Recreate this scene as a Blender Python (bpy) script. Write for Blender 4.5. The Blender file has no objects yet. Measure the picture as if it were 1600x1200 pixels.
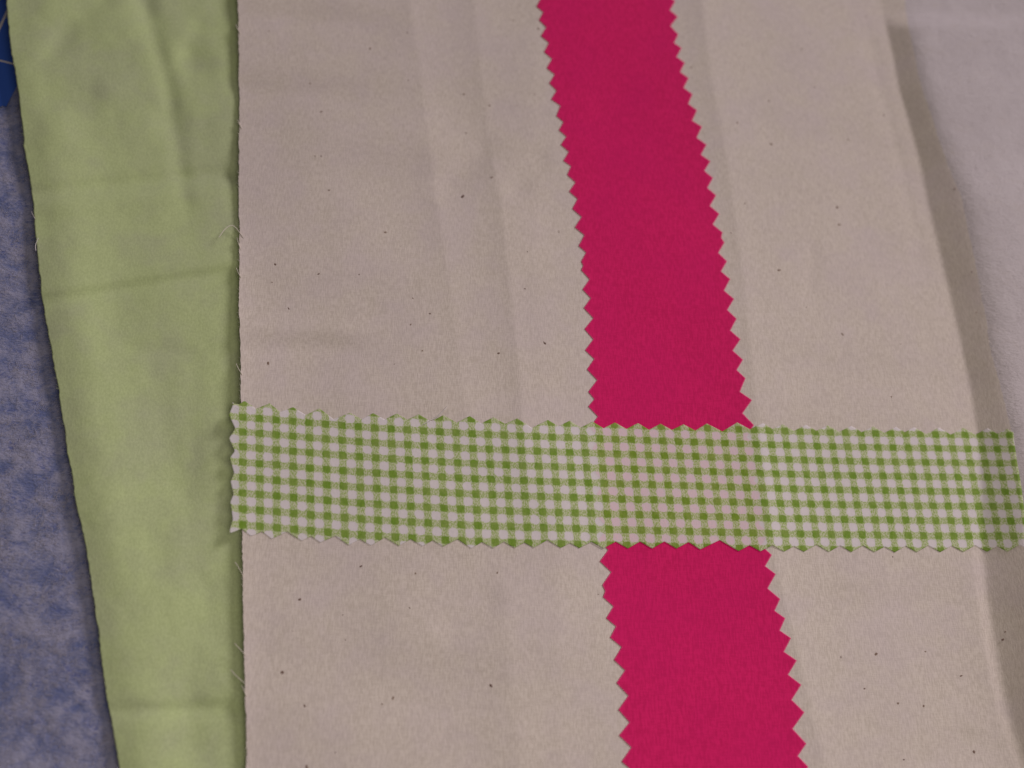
import bpy, math, random
import numpy as np
from mathutils import Matrix, Vector

sc = bpy.context.scene
COL = sc.collection
rng = np.random.default_rng(7)
random.seed(7)

# ------------------------------------------------------------------ camera
# hand-held camera about half a metre above the table, tilted forward
FPX, D0 = 1700.0, 0.51            # focal length in photo pixels, distance at the picture centre
GX, GY = -8.4e-5, 2.62e-4         # change of 1/depth per pixel (tilt of the table to the lens)
n = np.array([-GX * FPX, GY * FPX, 1.0]); n /= np.linalg.norm(n)
ex = np.array([1.0, 0, 0]) - n[0] * n; ex /= np.linalg.norm(ex)
ey = np.cross(n, ex)
R = np.array([ex, ey, n])          # camera -> world
CAM = R @ np.array([0, 0, D0])
cam = bpy.data.cameras.new('camera')
cam.sensor_width = 36.0
cam.lens = FPX / 1600 * 36.0
cam.clip_start, cam.clip_end = 0.01, 20.0
cam.dof.use_dof = True
cam.dof.focus_distance = 0.487
cam.dof.aperture_fstop = 4.5
co = bpy.data.objects.new('camera', cam); COL.objects.link(co)
m4 = Matrix([list(R[i]) + [CAM[i]] for i in range(3)] + [[0, 0, 0, 1]])
co.matrix_world = m4
sc.camera = co

# ------------------------------------------------------------------ light
w = bpy.data.worlds.new('World'); sc.world = w; w.use_nodes = True
bg = w.node_tree.nodes['Background']
bg.inputs[0].default_value = (1.0, 0.86, 0.78, 1)
bg.inputs[1].default_value = 0.055
lamp = bpy.data.lights.new('ceiling_lamp', 'AREA')
lamp.shape = 'DISK'; lamp.size = 0.95; lamp.energy = 46.0
lamp.color = (1.0, 0.87, 0.92)
lo = bpy.data.objects.new('ceiling_lamp', lamp); COL.objects.link(lo)
EL, AZ, LD = math.radians(33), math.radians(42), 3.0
lo.location = (LD * math.cos(EL) * math.cos(AZ), LD * math.cos(EL) * math.sin(AZ), LD * math.sin(EL))
lo.rotation_euler = (-Vector(lo.location)).to_track_quat('-Z', 'Y').to_euler()
# a second, weaker fill lamp added above the camera; the far edge falls darker
lamp2 = bpy.data.lights.new('fill_lamp', 'AREA')
lamp2.shape = 'DISK'; lamp2.size = 0.45; lamp2.energy = 1.30; lamp2.color = (1.0, 0.87, 0.80)
l2 = bpy.data.objects.new('fill_lamp', lamp2); COL.objects.link(l2)
l2.location = (0.10, -0.25, 0.60)
l2.rotation_euler = (Vector((0, -0.02, 0)) - Vector(l2.location)).to_track_quat('-Z', 'Y').to_euler()
sc.view_settings.view_transform = 'Standard'
sc.view_settings.look = 'None'
sc.view_settings.exposure = 0.05
sc.view_settings.gamma = 1.0

# ------------------------------------------------------------------ helpers
MM = 0.001
def unproject(x, y, z):
    """where the sight line through photo point (x, y) meets height z (metres)"""
    x, y, z = np.broadcast_arrays(np.asarray(x, float), np.asarray(y, float), np.asarray(z, float))
    d = np.stack([(x - 800) / FPX, -(y - 600) / FPX, -np.ones_like(x)], -1) @ R.T
    t = (z - CAM[2]) / d[..., 2]
    return CAM + d * t[..., None]

def sstep(a, b, x):
    t = np.clip((x - a) / (b - a), 0, 1); return t * t * (3 - 2 * t)
def line(pts):
    p = np.array(pts, float); return lambda t: np.interp(t, p[:, 0], p[:, 1])
def hline(pts):                      # x as a function of y
    p = np.array(pts, float); return lambda t: np.interp(t, p[:, 1], p[:, 0])
def smooth_line(pts, by_y=False, k=18):
    """polyline with its corners rounded, extrapolated along its end slopes"""
    p = np.array(pts, float)
    if by_y: p = p[:, ::-1]
    g = np.arange(p[0, 0] - 700, p[-1, 0] + 700, 3.0)
    v = np.interp(g, p[:, 0], p[:, 1])
    s0 = (p[1, 1] - p[0, 1]) / (p[1, 0] - p[0, 0]); s1 = (p[-1, 1] - p[-2, 1]) / (p[-1, 0] - p[-2, 0])
    v = np.where(g < p[0, 0], p[0, 1] + s0 * (g - p[0, 0]), v)
    v = np.where(g > p[-1, 0], p[-1, 1] + s1 * (g - p[-1, 0]), v)
    ker = np.hanning(k + 2)[1:-1]; ker /= ker.sum()
    vv = np.convolve(np.pad(v, k, mode='edge'), ker, 'same')[k:-k]
    return lambda t: np.interp(t, g, vv)

class Noise:
    def __init__(s, seed): s.t = np.random.default_rng(seed).uniform(-1, 1, (256, 256))
    def __call__(s, x, y):
        xi = np.floor(x).astype(int); yi = np.floor(y).astype(int)
        fx = x - xi; fy = y - yi
        fx = fx * fx * fx * (fx * (fx * 6 - 15) + 10); fy = fy * fy * fy * (fy * (fy * 6 - 15) + 10)
        g = lambda a, b: s.t[a % 256, b % 256]
        return (g(xi, yi) * (1 - fx) + g(xi + 1, yi) * fx) * (1 - fy) + (g(xi, yi + 1) * (1 - fx) + g(xi + 1, yi + 1) * fx) * fy
N1, N2, N3, N4 = Noise(1), Noise(2), Noise(3), Noise(4)

def seg_dist(x, y, ax, ay, bx, by):
    """signed across-distance and along-fraction of (x,y) to the segment a-b"""
    dx, dy = bx - ax, by - ay; L = math.hypot(dx, dy)
    t = ((x - ax) * dx + (y - ay) * dy) / L / L
    d = ((x - ax) * dy - (y - ay) * dx) / L
    return d, t
WR = 2.0
def wrinkle(x, y, ax, ay, bx, by, amp, wid, soft=0.2):
    """a soft ridge (amp > 0, millimetres) along a-b that dies away past its ends"""
    d, t = seg_dist(x, y, ax, ay, bx, by)
    env = sstep(-soft, soft, t) * sstep(1 + soft, 1 - soft, t)
    return WR * amp * env * np.exp(-(d / wid) ** 2)
def ridge(d, amp, wl, wr, r=4.0):
    """a pressed fold line: sharp at d = 0 and sinking away to both sides"""
    wid = np.where(d < 0, wl, wr)
    return 2.1 * amp * np.exp(-(np.sqrt(d * d + r * r) - r) / wid)

def mesh_grid(name, P, uv=None):
    """P: rows x cols x 3 world points -> smooth quad mesh"""
    r, c = P.shape[:2]
    me = bpy.data.meshes.new(name)
    idx = np.arange(r * c).reshape(r, c)
    q = np.stack([idx[:-1, :-1], idx[1:, :-1], idx[1:, 1:], idx[:-1, 1:]], -1).reshape(-1, 4)
    me.vertices.add(r * c); me.vertices.foreach_set('co', P.reshape(-1).astype(np.float32))
    me.loops.add(q.size); me.loops.foreach_set('vertex_index', q.reshape(-1).astype(np.int32))
    me.polygons.add(len(q)); me.polygons.foreach_set('loop_start', (np.arange(len(q)) * 4).astype(np.int32))
    me.polygons.foreach_set('use_smooth', np.ones(len(q), bool))
    me.update(calc_edges=True)
    if uv is not None:
        l = me.uv_layers.new(name='print')
        l.data.foreach_set('uv', uv.reshape(-1, 2)[q.reshape(-1)].reshape(-1).astype(np.float32))
    me.validate(); 
    return me

def link(name, me, mats, parent=None, label=None, cat=None, kind=None, group=None):
    for m in mats if isinstance(mats, (list, tuple)) else [mats]: me.materials.append(m)
    o = bpy.data.objects.new(name, me); COL.objects.link(o)
    if parent is not None: o.parent = parent
    if label: o['label'] = label
    if cat: o['category'] = cat
    if kind: o['kind'] = kind
    if group: o['group'] = group
    return o
def thick(o, t, rim=0):
    s = o.modifiers.new('thickness', 'SOLIDIFY'); s.thickness = t; s.offset = -1.0
    s.material_offset_rim = rim; s.use_rim = True

def ribbons(name, paths, widths):
    """many thin three-sided fibres in one mesh; paths: list of (k,3) arrays"""
    V, F = [], []
    for p, wd in zip(paths, widths):
        p = np.asarray(p); b = len(V); k = len(p)
        for i in range(k):
            a = p[min(i + 1, k - 1)] - p[max(i - 1, 0)]; a = a / (np.linalg.norm(a) + 1e-12)
            s = np.cross(a, [0, 0, 1.0]); s = s / (np.linalg.norm(s) + 1e-9); u = np.cross(s, a)
            ww = wd * (1.0 if 0 < i < k - 1 else 0.55)
            V += [p[i] + s * ww, p[i] - s * ww * 0.5 + u * ww * 0.86, p[i] - s * ww * 0.5 - u * ww * 0.86]
        for i in range(k - 1):
            for j in range(3):
                jj = (j + 1) % 3
                F.append((b + 3 * i + j, b + 3 * i + jj, b + 3 * i + 3 + jj, b + 3 * i + 3 + j))
    me = bpy.data.meshes.new(name); me.from_pydata([tuple(v) for v in V], [], F)
    me.polygons.foreach_set('use_smooth', np.ones(len(F), bool)); me.update()
    return me

# ------------------------------------------------------------------ materials
class Mat:
    def __init__(s, name, rough=0.9, sheen=0.0):
        s.m = bpy.data.materials.new(name); s.m.use_nodes = True
        s.nt = s.m.node_tree; s.b = s.nt.nodes['Principled BSDF']
        s.b.inputs['Roughness'].default_value = rough
        s.b.inputs['Specular IOR Level'].default_value = 0.15
        if sheen:
            s.b.inputs['Sheen Weight'].default_value = sheen
            s.b.inputs['Sheen Roughness'].default_value = 0.6
    def n(s, t, **k):
        nd = s.nt.nodes.new(t)
        for a, v in k.items(): setattr(nd, a, v)
        return nd
    def put(s, sock, v):
        if hasattr(v, 'is_linked') or hasattr(v, 'links'): s.nt.links.new(v, sock)
        else: sock.default_value = v
    def math(s, op, a, b=None, c=None, clamp=False):
        nd = s.n('ShaderNodeMath', operation=op, use_clamp=clamp)
        for i, v in enumerate((a, b, c)):
            if v is not None: s.put(nd.inputs[i], v)
        return nd.outputs[0]
    def mix(s, f, a, b, mode='MIX'):
        nd = s.n('ShaderNodeMix', data_type='RGBA', blend_type=mode)
        s.put(nd.inputs[0], f)
        for i, v in ((6, a), (7, b)):
            s.put(nd.inputs[i], v if not isinstance(v, tuple) else (*v[:3], 1))
        return nd.outputs[2]
    def coord(s, scale=(1, 1, 1), rot=0.0, src='Object'):
        tc = s.n('ShaderNodeTexCoord'); mp = s.n('ShaderNodeMapping')
        mp.inputs['Scale'].default_value = scale; mp.inputs['Rotation'].default_value = (0, 0, rot)
        s.nt.links.new(tc.outputs[src], mp.inputs[0]); return mp.outputs[0]
    def noise(s, vec, scale=1.0, detail=2.0, rough=0.5, dist=0.0):
        nd = s.n('ShaderNodeTexNoise'); s.nt.links.new(vec, nd.inputs['Vector'])
        nd.inputs['Scale'].default_value = scale; nd.inputs['Detail'].default_value = detail
        nd.inputs['Roughness'].default_value = rough; nd.inputs['Distortion'].default_value = dist
        return nd.outputs[0]
    def ramp(s, f, a, b, c=0.0, d=1.0):
        nd = s.n('ShaderNodeMapRange', interpolation_type='SMOOTHSTEP')
        s.put(nd.inputs[0], f)
        for i, v in enumerate((a, b, c, d)): nd.inputs[i + 1].default_value = v
        return nd.outputs[0]
    def bump(s, h, dist, strength=1.0):
        nd = s.n('ShaderNodeBump'); nd.inputs['Distance'].default_value = dist
        nd.inputs['Strength'].default_value = strength
        s.nt.links.new(h, nd.inputs['Height']); s.nt.links.new(nd.outputs[0], s.b.inputs['Normal'])
    def color(s, c): s.put(s.b.inputs['Base Color'], c if not isinstance(c, tuple) else (*c[:3], 1))

def weave(M, pitch, rot=0.0, streak=3.2):
    """thread relief 0..1: slubby warp and weft, pitch in metres"""
    k = 1.0 / pitch
    a = M.noise(M.coord((k, k / streak, k), rot), 1.0, 1.0)
    b = M.noise(M.coord((k / streak, k, k), rot), 1.0, 1.0)
    return M.math('ADD', M.math('MULTIPLY', a, 0.66), M.math('MULTIPLY', b, 0.34))

def plain_cloth(name, col, dark, pitch, var=0.5, mott=None, sheen=0.0, rot=0.0, bump=0.00012, mscale=28.0, streak=6.0):
    M = Mat(name, 0.92, sheen)
    wv = weave(M, pitch, rot, streak)
    f = M.ramp(wv, 0.5 - 0.16 / max(var, .01) * .5, 0.5 + 0.16 / max(var, .01) * .5)
    c = M.mix(f, dark, col)
    if mott:
        mo = M.noise(M.coord((1, 1, 1)), mscale, 4.0, 0.55)
        mo2 = M.noise(M.coord((1, 1, 1), 0.8), mscale * 3.0, 2.0, 0.5)
        k = M.math('ADD', M.math('MULTIPLY', M.ramp(mo, 0.42, 0.66), 0.6), M.math('MULTIPLY', M.ramp(mo2, 0.40, 0.66), 0.25), clamp=True)
        c = M.mix(k, c, M.mix(f, tuple(0.87 * v for v in mott), mott))
    M.color(c); M.bump(wv, bump)
    return M.m

m_muslin = plain_cloth('unbleached_muslin', (0.70, 0.64, 0.57), (0.575, 0.52, 0.455), 0.00048, 0.5,
                       mott=(0.67, 0.60, 0.575), mscale=34.0)
m_pink = plain_cloth('magenta_cotton', (0.74, 0.018, 0.152), (0.61, 0.013, 0.12), 0.0006, 0.6, mott=(0.70, 0.015, 0.15), mscale=24.0, bump=0.00012)
m_pink_cut = plain_cloth('magenta_cut_edge', (0.78, 0.10, 0.25), (0.72, 0.06, 0.20), 0.0006, 0.5)
m_green = plain_cloth('pale_green_flannel', (0.535, 0.645, 0.320), (0.465, 0.565, 0.275), 0.0008, 0.4,
                      mott=(0.49, 0.56, 0.34), sheen=0.12, mscale=30.0, streak=1.8)
m_thread = Mat('raw_cotton_thread', 0.8); m_thread.color((0.85, 0.80, 0.70)); m_thread = m_thread.m
m_wthread = Mat('white_cotton_thread', 0.8); m_wthread.color((0.78, 0.75, 0.74)); m_wthread = m_wthread.m

def gingham_mat(name, clear):
    M = Mat(name, 0.9)
    tc = M.n('ShaderNodeTexCoord'); uv = tc.outputs['UV']
    oc = M.coord((1, 1, 1))
    nx = M.math('SUBTRACT', M.noise(oc, 700, 2.0), 0.5)
    ny = M.math('SUBTRACT', M.noise(M.coord((1, 1, 1), 1.3), 760, 2.0), 0.5)
    sp = M.n('ShaderNodeSeparateXYZ'); M.nt.links.new(uv, sp.inputs[0])
    u = M.math('ADD', sp.outputs[0], M.math('MULTIPLY', nx, 0.16))
    v = M.math('ADD', sp.outputs[1], M.math('MULTIPLY', ny, 0.16))
    du = M.math('ABSOLUTE', M.math('SUBTRACT', M.math('FRACT', M.math('ADD', u, 0.5)), 0.5))   # 0 at a stripe centre
    dv = M.math('ABSOLUTE', M.math('SUBTRACT', M.math('FRACT', M.math('ADD', v, 0.5)), 0.5))
    # rounded white blocks: distance from the block centre, p = 4 norm
    wu = M.math('SUBTRACT', 0.5, du); wv_ = M.math('SUBTRACT', 0.5, dv)
    rw = M.math('POWER', M.math('ADD', M.math('POWER', wu, 3.0), M.math('POWER', wv_, 3.0)), 1 / 3.0)
    white = M.ramp(rw, 0.245, 0.315, 1.0, 0.0)
    rd = M.math('POWER', M.math('ADD', M.math('POWER', du, 4.5), M.math('POWER', dv, 4.5)), 1 / 4.5)
    dark = M.ramp(rd, 0.20, 0.285, 1.0, 0.0)
    # half-tone blocks: fine slanting hatch of green thread on white
    h = M.noise(M.coord((1800, 1100, 1), 0.7), 1.0, 1.0)
    hatch = M.ramp(h, 0.36, 0.64)
    mid = M.mix(hatch, (0.66, 0.70, 0.48), (0.39, 0.53, 0.17))
    cellv = M.noise(M.coord((1, 1, 1), 0.4), 190, 2.0)
    dk = M.mix(M.ramp(cellv, 0.3, 0.7), (0.20, 0.36, 0.035), (0.275, 0.41, 0.08))
    c = M.mix(white, mid, (0.95, 0.92, 0.96))
    c = M.mix(dark, c, dk)
    wv = weave(M, 0.00062)
    c = M.mix(0.16, c, M.mix(M.ramp(wv, 0.35, 0.65), (0.1, 0.1, 0.1), (1, 1, 1)), 'SOFT_LIGHT')
    M.color(c); M.bump(wv, 0.0001)
    # thin loosely woven cotton: some light passes between the threads
    tr = M.n('ShaderNodeBsdfTransparent'); mx = M.n('ShaderNodeMixShader'); mx.inputs[0].default_value = clear
    out = M.nt.nodes['Material Output']
    if clear < 0.5: M.put(mx.inputs[0], M.math('ADD', M.math('MULTIPLY', white, 0.22), 0.17))   # ink closes the pores
    M.nt.links.new(M.b.outputs[0], mx.inputs[1]); M.nt.links.new(tr.outputs[0], mx.inputs[2])
    M.nt.links.new(mx.outputs[0], out.inputs[0])
    return M.m
m_gingham = gingham_mat('green_gingham_print', 0.33)
m_under = gingham_mat('gingham_reverse', 0.88)

def fuzzy(name, lo, hi, spot, s1, thr, bump):
    M = Mat(name, 0.95, 0.1)
    a = M.noise(M.coord((1, 1.25, 1), 0.5), s1, 6.0, 0.66, 0.4)
    f = M.noise(M.coord((1, 2.4, 1), -0.5), 520, 3.0, 0.6)
    t = M.math('ADD', M.math('MULTIPLY', a, 0.74), M.math('MULTIPLY', f, 0.26))
    c = M.mix(M.ramp(t, thr[0], thr[1]), lo, hi)
    b = M.noise(M.coord((1.0, 1.8, 1), 0.9), s1 * 1.7, 5.0, 0.7, 0.3)
    b2 = M.noise(M.coord((1, 2.0, 1), -0.6), 650, 2.0, 0.6)
    c = M.mix(M.math('MULTIPLY', M.ramp(b, 0.50, 0.70), M.ramp(b2, 0.40, 0.62)), c, spot)
    M.color(c); M.bump(M.math('ADD', a, M.math('MULTIPLY', f, 0.5)), bump)
    return M.m
m_fleece = fuzzy('mottled_blue_fleece', (0.13, 0.165, 0.335), (0.335, 0.345, 0.475), (0.10, 0.13, 0.335), 88.0, (0.36, 0.62), 0.0012)
m_fleece_fuzz = Mat('pale_fleece_fibre', 0.9, 0.1); m_fleece_fuzz.color((0.42, 0.41, 0.48)); m_fleece_fuzz = m_fleece_fuzz.m
m_batting = fuzzy('white_cotton_batting', (0.565, 0.525, 0.535), (0.605, 0.565, 0.575), (0.565, 0.52, 0.505), 30.0, (0.36, 0.64), 0.0011)
m_batt_fuzz = Mat('white_batting_fibre', 0.9, 0.1); m_batt_fuzz.color((0.66, 0.62, 0.64)); m_batt_fuzz = m_batt_fuzz.m

def mat_mat():
    M = Mat('blue_vinyl_mat', 0.5)
    nz = M.noise(M.coord((1, 1, 1)), 900, 2.0)
    M.color(M.mix(nz, (0.036, 0.105, 0.46), (0.046, 0.125, 0.50))); M.bump(nz, 0.0001)
    return M.m
m_mat = mat_mat()
m_print = Mat('white_mat_ink', 0.6); m_print.color((0.62, 0.60, 0.58)); m_print = m_print.m
def table_mat():
    M = Mat('table_laminate', 0.45)
    g = M.noise(M.coord((3, 40, 3)), 2.0, 5.0)
    M.color(M.mix(g, (0.36, 0.30, 0.23), (0.45, 0.38, 0.30))); return M.m
m_table = table_mat()
def fleck_mat():
    M = Mat('seed_fleck', 0.8)
    nz = M.noise(M.coord((1, 1, 1)), 90, 1.0)
    M.color(M.mix(M.ramp(nz, .35, .65), (0.15, 0.095, 0.08), (0.27, 0.20, 0.15))); return M.m
m_fleck = fleck_mat()

# ------------------------------------------------------------------ heights (millimetres above the table, in photo coordinates)
Z_MAT, Z_FLEECE = 1.2, 2.4
green_left = smooth_line([(8, -20), (10, 0), (15, 60), (28, 135), (38, 230), (50, 300), (57, 380), (68, 480), (80, 545), (92, 612),
                          (105, 700), (120, 790), (134, 850), (143, 910), (152, 975), (160, 1040), (169, 1100), (175, 1126), (188, 1200)], True, 8)
def h_fleece(x, y):
    return Z_FLEECE + 0.45 * N1(x / 60, y / 60) + 0.22 * N2(x / 17, y / 17)
def h_green(x, y):
    dl = x - green_left(y)
    z = 5.6 + (1.6 + 1.3 * sstep(120, 420, y)) * np.exp(-((dl - 46) / 52.0) ** 2)
    z = z + wrinkle(x, y, 40, 306, 390, 268, -0.85, 14) + wrinkle(x, y, 40, 325, 390, 290, 0.5, 20)
    ya, yb = 306 - (x - 40) * 0.109, 468 - (x - 60) * 0.160    # two pressed creases with a tilted panel between
    t = (y - ya) / (yb - ya)
    z = z + 1.5 * np.clip(t, 0, 1.1) * (1 - sstep(0.90, 1.10, t))
    z = z + wrinkle(x, y, 60, 473, 390, 420, -0.6, 12)
    z = z + wrinkle(x, y, 190, 545, 300, 552, -0.25, 12) + wrinkle(x, y, 170, 1114, 395, 1104, -0.7, 14)
    z = z + wrinkle(x, y, 215, -30, 268, 150, -0.6, 15) + wrinkle(x, y, 262, 140, 292, 330, -0.45, 14)
    z = z + wrinkle(x, y, 195, -40, 60, 105, -0.5, 18) + wrinkle(x, y, 320, 30, 280, 110, -0.45, 18)
    z = z + wrinkle(x, y, 120, 160, 300, 60, 0.4, 26) + wrinkle(x, y, 300, 560, 300, 1250, -0.25, 20)
    z = z + wrinkle(x, y, 318, 900, 330, 1010, -0.22, 18) + wrinkle(x, y, 250, 610, 285, 800, -0.35, 22)
    z = z + 0.8 * N1(x / 90 + 7, y / 120) + 0.22 * N2(x / 42, y / 42 + 3) + 0.09 * N3(x / 18, y / 18)
    z = z + 6.0 * sstep(320, -80, y) + 0.7 * N2(x / 44 + 5, y / 50) * sstep(330, 120, y)
    return z

mus_left = smooth_line([(371, -40), (372, 0), (374, 180), (373, 290), (374.5, 400), (373.5, 470), (376, 560), (375.5, 605), (377.5, 640), (379, 830),
                        (379, 900), (381, 1000), (382.5, 1070), (385, 1130), (385, 1200)], True, 10)
mus_right = smooth_line([(1410, -60), (1416, 0), (1424, 40), (1438, 110), (1458, 180), (1480, 240), (1505, 300), (1522, 370), (1540, 460), (1556, 560),
                         (1571, 615), (1586, 672), (1603, 780), (1616, 860), (1640, 1000), (1668, 1100), (1705, 1210)], True, 14)
crease = smooth_line([(1366, -60), (1376, 0), (1384, 40), (1394, 80), (1405, 140), (1422, 195), (1438, 255), (1450, 320), (1466, 385), (1482, 450), (1502, 540),
                      (1515, 600), (1530, 700), (1534, 850), (1541, 930), (1556, 1020), (1574, 1110), (1602, 1200)], True, 10)
fold_a = smooth_line([(640, 0), (662, 150), (680, 300), (700, 430), (718, 560), (735, 700), (765, 950), (790, 1200)], True, 30)
fold_b = smooth_line([(741, 0), (752, 120), (767, 235), (784, 320), (795, 420), (806, 520), (815, 620), (826, 760), (790, 960), (815, 1200)], True, 20)
fold_c = smooth_line([(1098, 0), (1110, 110), (1128, 200), (1146, 310), (1160, 420), (1173, 540), (1184, 650), (1207, 860), (1222, 920), (1243, 1000), (1290, 1200)], True, 16)
fold_d = smooth_line([(838, 0), (830, 200), (838, 420), (850, 640), (870, 900), (880, 1200)], True, 30)

_tab = np.linspace(-1.5, 2, 701)
_prof = np.concatenate([[0], np.cumsum(sstep(-0.10, 0.10, _tab) * (1 - 0.96 * sstep(0.62, 1.75, _tab)))[:-1]]) * (_tab[1] - _tab[0])
def mus_edge(y): return crease(y) + 0.90 * (mus_right(y) - crease(y))
def margin(x, y):
    cw = mus_right(y) - crease(y)
    k = sstep(18, 46, y) * 0.6 + 0.4
    return np.interp((x - crease(y)) / cw, _tab, _prof) * cw * 0.3 * 0.56 * k
def h_muslin(x, y):
    z = 8.2 + 0 * x
    z = z + (0.5 + 1.5 * sstep(180, 480, y)) * np.exp(-np.clip(x - mus_left(y), -30, None) / 34.0) * (0.9 + 0.3 * N1(y / 150, 3.0 + 0 * y))
    # pressed fold lines that run down the cloth
    z = z + ridge(x - fold_a(y), 0.55, 60, 44, 2.5) * sstep(900, 500, y)
    z = z + ridge(x - fold_b(y), 0.62, 34, 40, 2.5) * (0.65 + 0.35 * sstep(150, 320, y)) * sstep(900, 640, y)
    z = z + ridge(x - fold_b(y), 0.5, 40, 60, 8) * sstep(880, 980, y)
    z = z + ridge(x - fold_c(y), 0.72, 34, 46, 2.5)
    z = z + ridge(x - fold_d(y), 0.25, 40, 30, 10)
    # soft crumples
    z = z + wrinkle(x, y, 690, 300, 770, 225, -0.55, 22) + wrinkle(x, y, 800, 300, 850, 240, -0.35, 20)
    z = z + wrinkle(x, y, 690, 985, 775, 930, -0.5, 26) + wrinkle(x, y, 480, 210, 720, 225, 0.45, 40)
    z = z + wrinkle(x, y, 350, 20, 600, 40, -0.5, 20) + wrinkle(x, y, 360, 142, 560, 150, -0.3, 18)
    z = z + wrinkle(x, y, 350, 512, 580, 516, 0.45, 16) + wrinkle(x, y, 360, 545, 560, 545, -0.3, 14)
    z = z + wrinkle(x, y, 400, 425, 640, 410, 0.25, 26) + wrinkle(x, y, 395, 330, 560, 300, 0.25, 36)
    z = z + wrinkle(x, y, 1180, 210, 1400, 240, -0.25, 30) + wrinkle(x, y, 1270, 380, 1265, 470, -0.22, 12)
    z = z + wrinkle(x, y, 1200, 575, 1500, 600, -0.3, 32) + wrinkle(x, y, 1250, 960, 1500, 930, -0.25, 30)
    z = z + wrinkle(x, y, 480, 1090, 760, 1060, -0.22, 40) + wrinkle(x, y, 1440, 1205, 1520, 1150, -0.4, 22)
    z = z + 1.1 * N1(x / 170, y / 190 + 9) + 0.32 * N2(x / 80, y / 90) + 0.03 * N3(x / 28, y / 24)
    # broad soft undulations of the left half, and a gentle rise to the far edge
    z = z + wrinkle(x, y, 330, 255, 700, 215, 0.6, 48) + wrinkle(x, y, 330, 100, 640, 112, 0.35, 26)
    z = z + wrinkle(x, y, 400, 640, 700, 610, 0.3, 40) + wrinkle(x, y, 420, 990, 640, 960, 0.4, 50)
    z = z + 6.5 * sstep(340, -80, y)
    # right-hand margin drapes over the puffed batting
    z = z + margin(x, y)
    z = z + ridge(x - crease(y) + 16, 0.55, 26, 12, 4) * sstep(780, 930, y)
    z = z + ridge(x - crease(y) + 30, -0.3, 14, 14, 6) * sstep(20, 80, y) * sstep(500, 300, y)
    return z
pink_l = [(838, 10), (842, 31), (845, 56), (850, 81), (854, 106), (858, 130), (861, 155), (869, 181), (873, 203), (876, 226), (880, 251), (886, 273),
          (889, 299), (894, 326), (898, 355), (904, 384), (908, 408), (908, 422), (910, 452), (912, 481), (913, 514), (914, 547), (917, 577),
          (919, 612), (919, 635), (921, 668), (925, 702), (929, 737), (932, 772), (934, 808), (935, 843), (937, 877), (941, 914), (942, 933), (947, 966), (953, 996),
          (959, 1031), (963, 1067), (966, 1109), (967, 1149), (971, 1190)]
pink_r = [(1059, 26), (1060, 54), (1065, 75), (1070, 98), (1076, 122), (1082, 147), (1089, 172), (1097, 198), (1104, 226), (1110, 252), (1114, 278),
          (1119, 305), (1124, 334), (1129, 363), (1132, 379), (1136, 408), (1141, 436), (1147, 467), (1151, 498), (1157, 530), (1161, 562), (1165, 591),
          (1175, 625), (1178, 664), (1184, 698), (1189, 732), (1194, 766), (1198, 800), (1202, 834), (1206, 867), (1212, 897), (1219, 936), (1227, 966),
          (1236, 997), (1245, 1032), (1252, 1070), (1257, 1113), (1260, 1162), (1263, 1198)]
def extend(t, dx0, dy0, dx1, dy1, k):
    a = [(t[0][0] - dx0 * i, t[0][1] - dy0 * i) for i in range(k, 0, -1)]
    b = [(t[-1][0] + dx1 * i, t[-1][1] + dy1 * i) for i in range(1, k + 1)]
    return a + t + b
pink_l = extend(pink_l, 4, 24, 6, 39, 9); pink_r = extend(pink_r, 4, 24, 7, 40, 9)
def pinked(tips, sign, deep=0.42, lo=3.0):
    """tips of a pinking-shear edge -> the whole zigzag; tips and notches get tiny irregularities"""
    out = []
    for (a, b) in zip(tips[:-1], tips[1:]):
        out.append(a)
        L = math.hypot(b[0] - a[0], b[1] - a[1])
        dp = max(lo if L > 16 else 1.5, deep * L * (0.94 + 0.12 * random.random()) if L > 20 else 0.2 * L)
        nx, ny = -(b[1] - a[1]) / L, (b[0] - a[0]) / L
        out.append(((a[0] + b[0]) / 2 + sign * nx * dp, (a[1] + b[1]) / 2 + sign * ny * dp))
    out.append(tips[-1]); return out
zig_l = pinked(pink_l, -1); zig_r = pinked(pink_r, 1)
pl_line, pr_line = hline(zig_l), hline(zig_r)
mid_l, mid_r = smooth_line([(x + 5, y) for x, y in pink_l], True, 24), smooth_line([(x - 5, y) for x, y in pink_r], True, 24)
def h_pink(x, y):
    return h_muslin(x, y) + 0.30 + 0.05 * N3(x / 45, y / 60) 
def h_gingham(x, y):
    inside = sstep(-24, -11, x - mid_l(y)) * sstep(24, 11, x - mid_r(y))
    return h_muslin(x, y) + 0.30 + 0.34 * inside + 0.04 * N4(x / 40, y / 40)

# ------------------------------------------------------------------ table top, mat, fleece, batting
def slab(name, corners, z0, z1, mats, **k):
    """flat board with rounded corners, z in metres"""
    V, ring = [], []
    c = np.array(corners); ctr = c.mean(0)
    pts = []
    for i in range(4):
        a, p, q = c[i], c[i - 1], c[(i + 1) % 4]
        u = (p - a) / np.linalg.norm(p - a); v = (q - a) / np.linalg.norm(q - a); r = 0.012
        for j in range(7):
            th = j / 6 * math.pi / 2
            pts.append(a + r * (u * (1 - math.sin(th)) + v * (1 - math.cos(th))))
    m = len(pts)
    V = [(*p, z0) for p in pts] + [(*p, z1) for p in pts]
    F = [tuple(range(m))[::-1], tuple(range(m, 2 * m))] + [(i, (i + 1) % m, m + (i + 1) % m, m + i) for i in range(m)]
    me = bpy.data.meshes.new(name); me.from_pydata(V, [], F); me.update()
    o = link(name, me, mats, **k)
    b = o.modifiers.new('edge', 'BEVEL'); b.width = 0.0006; b.segments = 2; b.limit_method = 'ANGLE'
    return o
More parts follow.
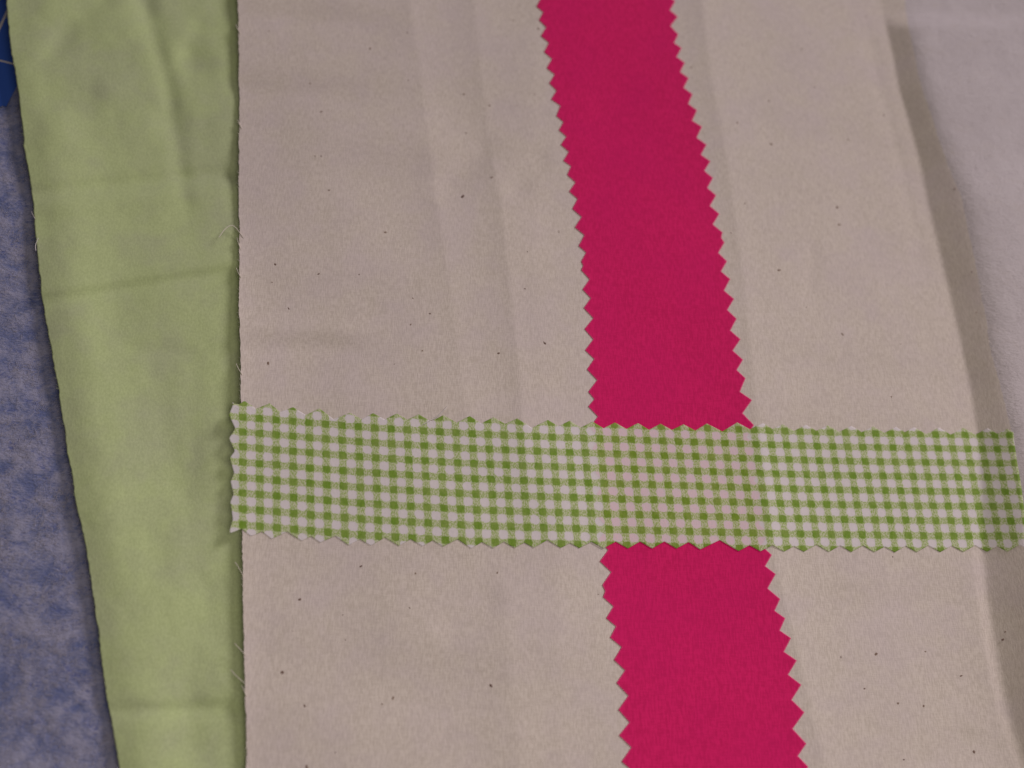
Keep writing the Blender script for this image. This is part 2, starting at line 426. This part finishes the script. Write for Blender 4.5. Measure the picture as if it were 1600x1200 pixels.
slab('table_top', [(-0.75, -0.55), (0.8, -0.55), (0.8, 0.7), (-0.75, 0.7)], -0.025, 0.0, m_table, kind='structure')
mat_o = slab('cutting_mat', [(-0.45, -0.34), (0.47, -0.34), (0.47, 0.44), (-0.45, 0.44)], 0.0003, Z_MAT * MM, m_mat,
             label='blue cutting mat with white printed lines, peeking out at the upper left corner', cat='cutting mat')
def mat_stripe(p, q, wpx):
    a = unproject(p[0], p[1], Z_MAT * MM); b = unproject(q[0], q[1], Z_MAT * MM)
    d = (b - a) / np.linalg.norm(b - a); s = np.cross([0, 0, 1], d) * wpx * 0.00017
    zt = np.array([0, 0, 0.00012])
    V = [a + s, b + s, b - s, a - s]; V = V + [v + zt for v in V]
    me = bpy.data.meshes.new('printed_line')
    me.from_pydata([tuple(v) for v in V], [], [(3, 2, 1, 0), (4, 5, 6, 7), (0, 1, 5, 4), (1, 2, 6, 5), (2, 3, 7, 6), (3, 0, 4, 7)]); me.update()
    link('printed_line', me, m_print, parent=mat_o)
mat_stripe((-150, 374), (60, -90), 3.4)
mat_stripe((-220, 40), (150, 132), 2.8)

def fleece_top(x): return np.interp(x, [-500, -60, 0, 10, 18, 30, 60, 700], [190, 172, 168, 165, 150, 124, 110, 80])
xs = np.concatenate([np.arange(-420, -30, 14), np.arange(-30, 240, 2.5), np.arange(240, 720, 14)])
ts = np.concatenate([np.linspace(0, 1, 480) ** 1.0])
X, T = np.meshgrid(xs, ts)
Y = fleece_top(X) + 2.5 * N2(X / 5, X * 0) * np.exp(-T * 60) + T * (1640 - fleece_top(X))
edge = np.exp(-T * 1600 / 9.0)
P = unproject(X, Y, (h_fleece(X, Y) - edge * 1.1) * MM)
fleece = link('fleece_sheet', mesh_grid('fleece_sheet', P), m_fleece,
              label='mottled blue and grey fuzzy fleece showing along the left side beside the green cloth', cat='fleece')
thick(fleece, 0.9 * MM)

xs = np.concatenate([np.arange(880, 1320, 20), np.arange(1320, 1720, 3.5), np.arange(1720, 2060, 14)])
ys = np.concatenate([np.arange(-420, -20, 14), np.arange(-20, 900, 5), np.arange(900, 1640, 14)])
X, Y = np.meshgrid(xs, ys)
def h_batting(x, y):
    base = 5.0 + 0.5 * N1(x / 80 + 5, y / 80) + 0.22 * N2(x / 25, y / 25) + 0.08 * N3(x / 9, y / 9)
    near = sstep(-60, -10, x - crease(y))            # puffed up under and beside the muslin margin
    ym = np.maximum(y, 90); far = sstep(60, 260, x - mus_right(y))
    cw = mus_right(y) - crease(y)
    xe = np.minimum(x, crease(y) + 1.74 * cw); xm = crease(ym) + 1.74 * (mus_right(ym) - crease(ym))
    hm = h_muslin(xe, y) * (1 - far) + far * (8.2 + 5.0 + 6.5 * sstep(340, -80, y))
    return base * (1 - near) + near * (hm - 0.36 + 0.10 * N2(x / 25, y / 25) + 0.06 * N3(x / 9, y / 9) + 0.4 * (N1(x / 80 + 5, y / 80)-0.3) * sstep(20, 90, x - xe))
P = unproject(X, Y, (h_batting(X, Y)) * MM)
batting = link('batting_sheet', mesh_grid('batting_sheet', P), m_batting,
               label='white fuzzy cotton batting showing at the upper right beyond the curled muslin edge', cat='batting')
thick(batting, 2.0 * MM)

def fuzz(name, parent, material, count, area, hfun, lens, wid, keep, lift=(0.1, 0.7)):
    paths, ws = [], []
    while len(paths) < count:
        x = random.uniform(area[0], area[1]); y = random.uniform(area[2], area[3])
        if not keep(x, y): continue
        L = random.uniform(*lens) / 0.3; a = random.gauss(-0.5, 0.8); cv = random.gauss(0, 0.9)
        pp = []; px, py = x, y; l1 = random.uniform(*lift)
        for i in range(4):
            f = i / 3
            z = float(hfun(np.float64(px), np.float64(py))) - 0.08 + l1 * math.sin(math.pi * (0.1 + 0.8 * f))
            pp.append((px, py, z)); px += math.cos(a) * L / 3; py += math.sin(a) * L / 3; a += cv / 3
        q = np.array(pp); paths.append(unproject(q[:, 0], q[:, 1], q[:, 2] * MM)); ws.append(wid * random.uniform(0.6, 1.3) * MM)
    link(name, ribbons(name, paths, ws), material, parent=parent, kind='stuff')
def keep_fleece(x, y):
    if y < fleece_top(x) + 1 or x > float(green_left(y)) + 25: return False
    return float(N1(np.float64(x / 34), np.float64(y / 34))) + 0.5 * float(N2(np.float64(x / 12), np.float64(y / 12))) > random.uniform(-0.6, 0.9)
fuzz('fuzz', fleece, m_fleece_fuzz, 9000, (-60, 215, 110, 1260), h_fleece, (1.2, 4.2), 0.045, keep_fleece)
def keep_batt(x, y): return x > float(mus_edge(y)) + 2
fuzz('fuzz', batting, m_batt_fuzz, 2200, (1395, 1680, -40, 900), h_batting, (1.5, 5.0), 0.035, keep_batt, (0.10, 0.32))

# ------------------------------------------------------------------ green flannel
ys = np.concatenate([np.arange(-330, -20, 10), np.arange(-20, 1225, 3.5), np.arange(1225, 1600, 10)])
cs = np.concatenate([np.linspace(0, 30, 14)[:-1], np.arange(30, 420, 4.0), np.arange(420, 700, 20)])
C, Y = np.meshgrid(cs, ys)
gl = green_left(Y) + 0.7 * N3(Y / 6, Y * 0 + 2) + 0.8 * N2(Y / 21, Y * 0 + 4)
X = gl + C * (650 - gl) / 690.0
P = unproject(X, Y, h_green(X, Y) * MM)
flannel = link('flannel_cloth', mesh_grid('flannel_cloth', P), m_green,
               label='pale lime green wrinkled flannel lying half under the cream muslin, at the left', cat='fabric')
thick(flannel, 0.6 * MM)

# ------------------------------------------------------------------ muslin
ys = np.concatenate([np.arange(-330, -15, 9), np.arange(-15, 1218, 3.2), np.arange(1218, 1600, 9)])
f = np.concatenate([np.linspace(0, 0.035, 16)[:-1], np.linspace(0.035, 0.87, 300)[:-1], np.linspace(0.87, 1, 64)])
Fc, Y = np.meshgrid(f, ys)
fray = 0.55 * N3(Y / 3.1, Y * 0) + 0.8 * N2(Y / 14, Y * 0 + 8)
ml = mus_left(Y) + fray
mr = mus_edge(Y) + 0.8 * N4(Y / 7, Y * 0) + 1.6 * N1(Y / 45, Y * 0 + 6)
X = ml + Fc * (mr - ml)
P = unproject(X, Y, h_muslin(X, Y) * MM)
muslin = link('muslin_cloth', mesh_grid('muslin_cloth', P), m_muslin,
              label='large cream unbleached muslin with dark seed flecks, under the two crossing strips', cat='fabric')
thick(muslin, 0.14 * MM)
muslin.modifiers['thickness'].use_rim = False

FL = [(578, 76, 2.4), (484.5, 130, 1.9), (502, 174.5, 2.2), (725, 147, 2.3), (765, 165, 2.3), (728, 208, 1.8), (769, 277, 2.6), (723, 307, 3.4), (514, 297, 2.0),
      (492, 244, 1.5), (502, 244, 1.5), (636, 51, 1.7), (801, 32, 1.8), (420, 49, 1.6), (638, 125, 1.5), (602, 363, 2.4), (430, 413, 2.4), (498, 428, 2.1),
      (561, 429, 1.4), (451, 482, 1.9), (672, 490, 1.8), (642, 507, 1.9), (660, 548, 1.6), (779, 552, 2.3), (419, 568, 2.9), (645, 466, 1.5), (425, 441, 1.5),
      (468, 937, 2.5), (441, 1051, 2.7), (476, 1103, 1.9), (767, 1071, 2.8), (614, 1091, 2.5), (597, 1100, 1.7), (479, 1198, 2.6), (649, 896, 1.6), (777, 895, 1.6),
      (564, 885, 1.9), (841, 45, 2.4), (1080, 105, 1.9), (1152, 192, 2.3), (1205, 225, 2.9), (1202, 158, 1.9), (1160, 70, 1.3), (835, 147, 1.5), (851, 536, 2.7),
      (1217, 422, 2.9), (873, 362, 1.6), (1142, 364, 1.6), (1164, 318, 1.5), (820, 451, 1.5), (824, 393, 1.4), (1253, 77, 2.0), (1353, 26, 1.8), (1381, 180, 2.0),
      (1325, 218, 1.9), (1492, 295, 2.3), (1298, 217, 1.5), (1273, 136, 1.4), (1308, 324, 3.1), (1311, 351, 2.5), (1316, 522, 2.6), (1526, 488, 1.9), (1519, 425, 1.6),
      (1393, 620, 1.5), (1369, 1022, 3.1), (1568, 999, 2.9), (1571, 987, 1.9), (1522, 1175, 2.8), (1502, 1056, 1.9), (1403, 1099, 2.0), (1443, 1103, 2.0),
      (1351, 1076, 1.6), (1314, 1027, 1.5), (1446, 1018, 1.4), (1412, 1187, 1.5), (640, 950, 1.2), (540, 1000, 1.1), (1395, 870, 1.2), (1260, 480, 1.2)]
for i in range(25): FL.append((random.uniform(390, 1510), random.uniform(0, 1200), random.uniform(0.6, 1.05)))
V, F = [], []
for (x, y, s) in FL:
    if float(mid_l(y)) - 8 < x < float(mid_r(y)) + 8 or 615 < y < 870: 
        if s < 1.3: continue
    s *= 0.26; a0 = random.uniform(0, 6.3); st = random.uniform(1.0, 2.3); k = 7
    if (x, y) in ((451, 482), (1316, 522)): st, a0 = 2.6, -0.9
    c = unproject(x, y, (float(h_muslin(np.float64(x), np.float64(y))) + 0.02) * MM); b = len(V)
    V.append(tuple(c + [0, 0, s * 0.22 * MM]))
    for j in range(k):
        th = 2 * math.pi * j / k; r = s * MM * random.uniform(0.75, 1.2)
        u, v = r * math.cos(th) * st / math.sqrt(st), r * math.sin(th) / math.sqrt(st)
        V.append((c[0] + u * math.cos(a0) - v * math.sin(a0), c[1] + u * math.sin(a0) + v * math.cos(a0), c[2]))
    F += [(b, b + 1 + j, b + 1 + (j + 1) % k) for j in range(k)]
me = bpy.data.meshes.new('seed_flecks'); me.from_pydata(V, [], F); me.update()
link('seed_flecks', me, m_fleck, parent=muslin, kind='stuff')

def thread(parent, pts, hfun, m, wid=0.17, lift=0.3, droop=0.0, name='loose_thread'):
    p = np.array(pts, float)
    s = np.concatenate([[0], np.cumsum(np.hypot(*np.diff(p, axis=0).T))]); t = np.linspace(0, s[-1], 14)
    x, y = np.interp(t, s, p[:, 0]), np.interp(t, s, p[:, 1])
    for _ in range(2):
        x[1:-1] = (x[:-2] + 2 * x[1:-1] + x[2:]) / 4; y[1:-1] = (y[:-2] + 2 * y[1:-1] + y[2:]) / 4
    z = hfun(x, y) + lift - droop * (1 - t / s[-1]) + 0.0
    link(name, ribbons(name, [unproject(x, y, z * MM)], [wid * MM]), m, parent=parent)
edge_h = lambda x, y: h_muslin(np.maximum(x, mus_left(y) + 2), y)
for pts in ([(342, 371), (350, 359), (361, 350), (368, 354), (374, 363), (381, 372)], [(370, 371), (372, 378), (376, 390)], [(369, 418), (373, 428), (377, 434)],
            [(369, 568), (373, 577), (379, 586)], [(367, 878), (372, 885), (380, 900)], [(366, 1005), (374, 1013), (384, 1024)],
            [(360, 1046), (369, 1056), (384, 1069)], [(378, 1071), (381, 1078), (385, 1088)], [(368, 38), (372, 46), (376, 54)], [(371, 187), (374, 194), (378, 201)]):
    thread(muslin, pts, edge_h, m_thread, 0.19, 0.3, 0.2)
paths, ws = [], []
for i in range(330):
    y = random.uniform(-20, 1220); x = float(mus_left(y)) + 2; a = random.gauss(math.pi, 0.7); L = random.uniform(2, 6.5)
    q = np.array([(x, y), (x + L * .5 * math.cos(a), y + L * .5 * math.sin(a)), (x + L * math.cos(a + .5), y + L * math.sin(a + .5))])
    paths.append(unproject(q[:, 0], q[:, 1], (edge_h(q[:, 0], q[:, 1]) - np.array([0.1, 0.1, 0.3])) * MM)); ws.append(0.06 * MM)
for i in range(420):
    y = random.uniform(-20, 1220); x = float(mus_edge(y)) - 3; a = random.gauss(0, 0.8); L = random.uniform(2, 8)
    q = np.array([(x, y), (x + L * .5 * math.cos(a), y + L * .5 * math.sin(a)), (x + L * math.cos(a + .5), y + L * math.sin(a + .5))])
    paths.append(unproject(q[:, 0], q[:, 1], (h_muslin(q[:, 0], q[:, 1]) - np.array([0.05, 0.05, 0.15])) * MM)); ws.append(0.06 * MM)
link('frayed_edge', ribbons('frayed_edge', paths, ws), m_thread, parent=muslin, kind='stuff')
gr_h = lambda x, y: h_green(np.maximum(x, green_left(y) + 2), y)
thread(flannel, [(49, 330), (51, 335), (55, 342)], gr_h, m_wthread, 0.16, 0.0, 0.2)
thread(flannel, [(56, 392), (55, 384), (58, 376), (60, 372)], gr_h, m_wthread, 0.16, 0.0, 0.2)
paths, ws = [], []
for i in range(240):
    y = random.uniform(-20, 1220); x = float(green_left(y)) + 2; a = random.gauss(math.pi, 0.8); L = random.uniform(2, 5.5)
    q = np.array([(x, y), (x + L * .5 * math.cos(a), y + L * .5 * math.sin(a)), (x + L * math.cos(a + .5), y + L * math.sin(a + .5))])
    paths.append(unproject(q[:, 0], q[:, 1], (gr_h(q[:, 0], q[:, 1]) - np.array([0.1, 0.1, 0.3])) * MM)); ws.append(0.06 * MM)
link('frayed_edge', ribbons('frayed_edge', paths, ws), m_green, parent=flannel, kind='stuff')

# ------------------------------------------------------------------ magenta strip
ty = np.array([p[1] for p in zig_l] + [p[1] for p in zig_r])
ys = np.unique(np.round(np.concatenate([ty, np.arange(-200, 1500, 2.0)]), 2)); ys = ys[(ys > -190) & (ys < 1480)]
cf = np.concatenate([[0, .007], np.linspace(.016, .1, 8)[:-1], np.linspace(.1, .9, 44)[:-1], np.linspace(.9, .984, 8), [.993, 1]])
Cf, Y = np.meshgrid(cf, ys)
L, Rr = pl_line(Y), pr_line(Y)
X = L + Cf * (Rr - L)
lift = 0.0
P = unproject(X, Y, (h_pink(X, Y) + lift) * MM)
pink = link('pink_fabric_strip', mesh_grid('pink_fabric_strip', P), [m_pink, m_pink_cut],
            label='magenta pink fabric strip with zigzag pinked edges running down under the gingham', cat='fabric strip')
k = len(cf) - 1
mi = np.zeros(len(pink.data.polygons), np.int32).reshape(-1, k); mi[:, 0] = 1; mi[:, -1] = 1
pink.data.polygons.foreach_set('material_index', mi.reshape(-1))
thick(pink, 0.2 * MM)

# ------------------------------------------------------------------ gingham strip
tip_top_x = [364, 382, 421, 458, 499, 547, 583, 620, 654, 693, 734, 771, 808, 856, 890, 926, 961, 997, 1032, 1068, 1104.5, 1152, 1192, 1223, 1259, 1293, 1330, 1364,
             1400, 1428, 1467, 1505, 1543, 1574, 1610]
top_y = line([(360, 631), (366, 630), (375, 626), (382, 626), (421, 630), (453, 636), (499, 638), (547, 645), (620, 646), (734, 650), (856, 656), (960, 660),
              (1068, 663), (1152, 660), (1192, 661), (1223, 663), (1400, 667), (1545, 669), (1620, 672)])
tip_bot_x = [360, 392, 424, 471, 500, 545, 579, 623, 660, 692, 736, 770, 804, 834, 876, 905, 943, 981, 1019, 1057, 1094, 1154, 1188, 1225, 1256, 1295, 1330, 1366, 1398,
             1432, 1469, 1505, 1542, 1574, 1612]
bot_y = line([(360, 833), (366, 835), (392, 838), (424, 842), (471, 845), (545, 852), (623, 853), (692, 854), (736, 857), (834, 856), (981, 857), (1057, 857),
              (1153, 861), (1225, 862), (1398, 863), (1620, 862)])
zt = pinked([(x, float(top_y(x))) for x in tip_top_x], 1, 0.27); zb = pinked([(x, float(bot_y(x))) for x in tip_bot_x], -1, 0.28)
left_x = hline([(364, 626), (364, 632), (357.5, 648.5), (367.5, 669.5), (357.5, 685), (366.7, 705), (358.6, 715.5), (365.6, 739), (360, 752), (364.5, 772), (359.6, 784),
                (363.5, 811), (359, 826), (359, 836)])
right_x = hline([(1582, 660), (1585, 690), (1589, 720), (1596, 760), (1601, 800), (1604, 870)])
tp, bt = line(zt), line(zb)
xg = np.unique(np.round(np.concatenate([[p[0] for p in zt], [p[0] for p in zb], np.linspace(376, 400, 14), np.arange(400, 1590, 2.2)]), 2))
xg = xg[(xg >= 376) & (xg <= 1585)]; xg = np.append(xg[xg < 1583.5], 1585.0)
vs = np.concatenate([np.linspace(0, .06, 7)[:-1], np.linspace(.06, .94, 90)[:-1], np.linspace(.94, 1, 7)])
XG, VV = np.meshgrid(xg, vs)
X = XG.copy()
for _ in range(2):
    Y = tp(X) + VV * (bt(X) - tp(X))
    X = np.where(XG < 400, left_x(Y) + (XG - 376) / 24 * (400 - left_x(Y)), XG)
    X = np.where(XG > 1540, 1540 + (XG - 1540) / 45 * (right_x(Y) - 1540), X)
Y = tp(X) + VV * (bt(X) - tp(X))
# where each vertex falls in the printed check
row1 = smooth_line([(379, 629), (560, 644), (739, 655), (856, 660), (1154, 671), (1298, 676), (1532, 680), (1578, 680)], False, 40)
row9 = smooth_line([(379, 820), (560, 836), (736, 846), (876, 850), (1225, 858), (1469, 861), (1578, 861)], False, 40)
slant = line([(379, 0.0), (970, 0.105), (1225, 0.155), (1578, 0.19)])
colfit = np.polyfit([379.4, 737.7, 813, 1205.5, 1581.6], [0, 14, 17, 33, 49], 3)
x2 = X.copy()
for _ in range(5):
    r2 = row1(x2) + (row9(x2) - row1(x2)) / 8; x2 = X - slant(x2) * (Y - r2)
wy = lambda a, b: unproject(a, b, 0.0075)[..., 1]
v = 1 + 8 * (wy(X, Y) - wy(X, row1(X))) / (wy(X, row9(X)) - wy(X, row1(X)))
uv = np.stack([np.polyval(colfit, x2), v], -1)
lift = 0.0
P = unproject(X, Y, (h_gingham(X, Y) + lift) * MM)
ging = link('gingham_strip', mesh_grid('gingham_strip', P, uv), [m_gingham, m_under],
            label='green and white gingham check strip with pinked edges lying across the pink strip', cat='fabric strip')
thick(ging, 0.2 * MM, 1)
ging.modifiers['thickness'].material_offset = 1
gh = lambda x, y: h_gingham(x, np.maximum(y, 655))
thread(ging, [(660, 664), (668, 659), (680, 653), (690, 645), (699, 635)], gh, m_wthread, 0.17, 0.25)
thread(ging, [(373, 640), (368, 635), (365, 631), (363, 629)], gh, m_wthread, 0.2, 0.1)
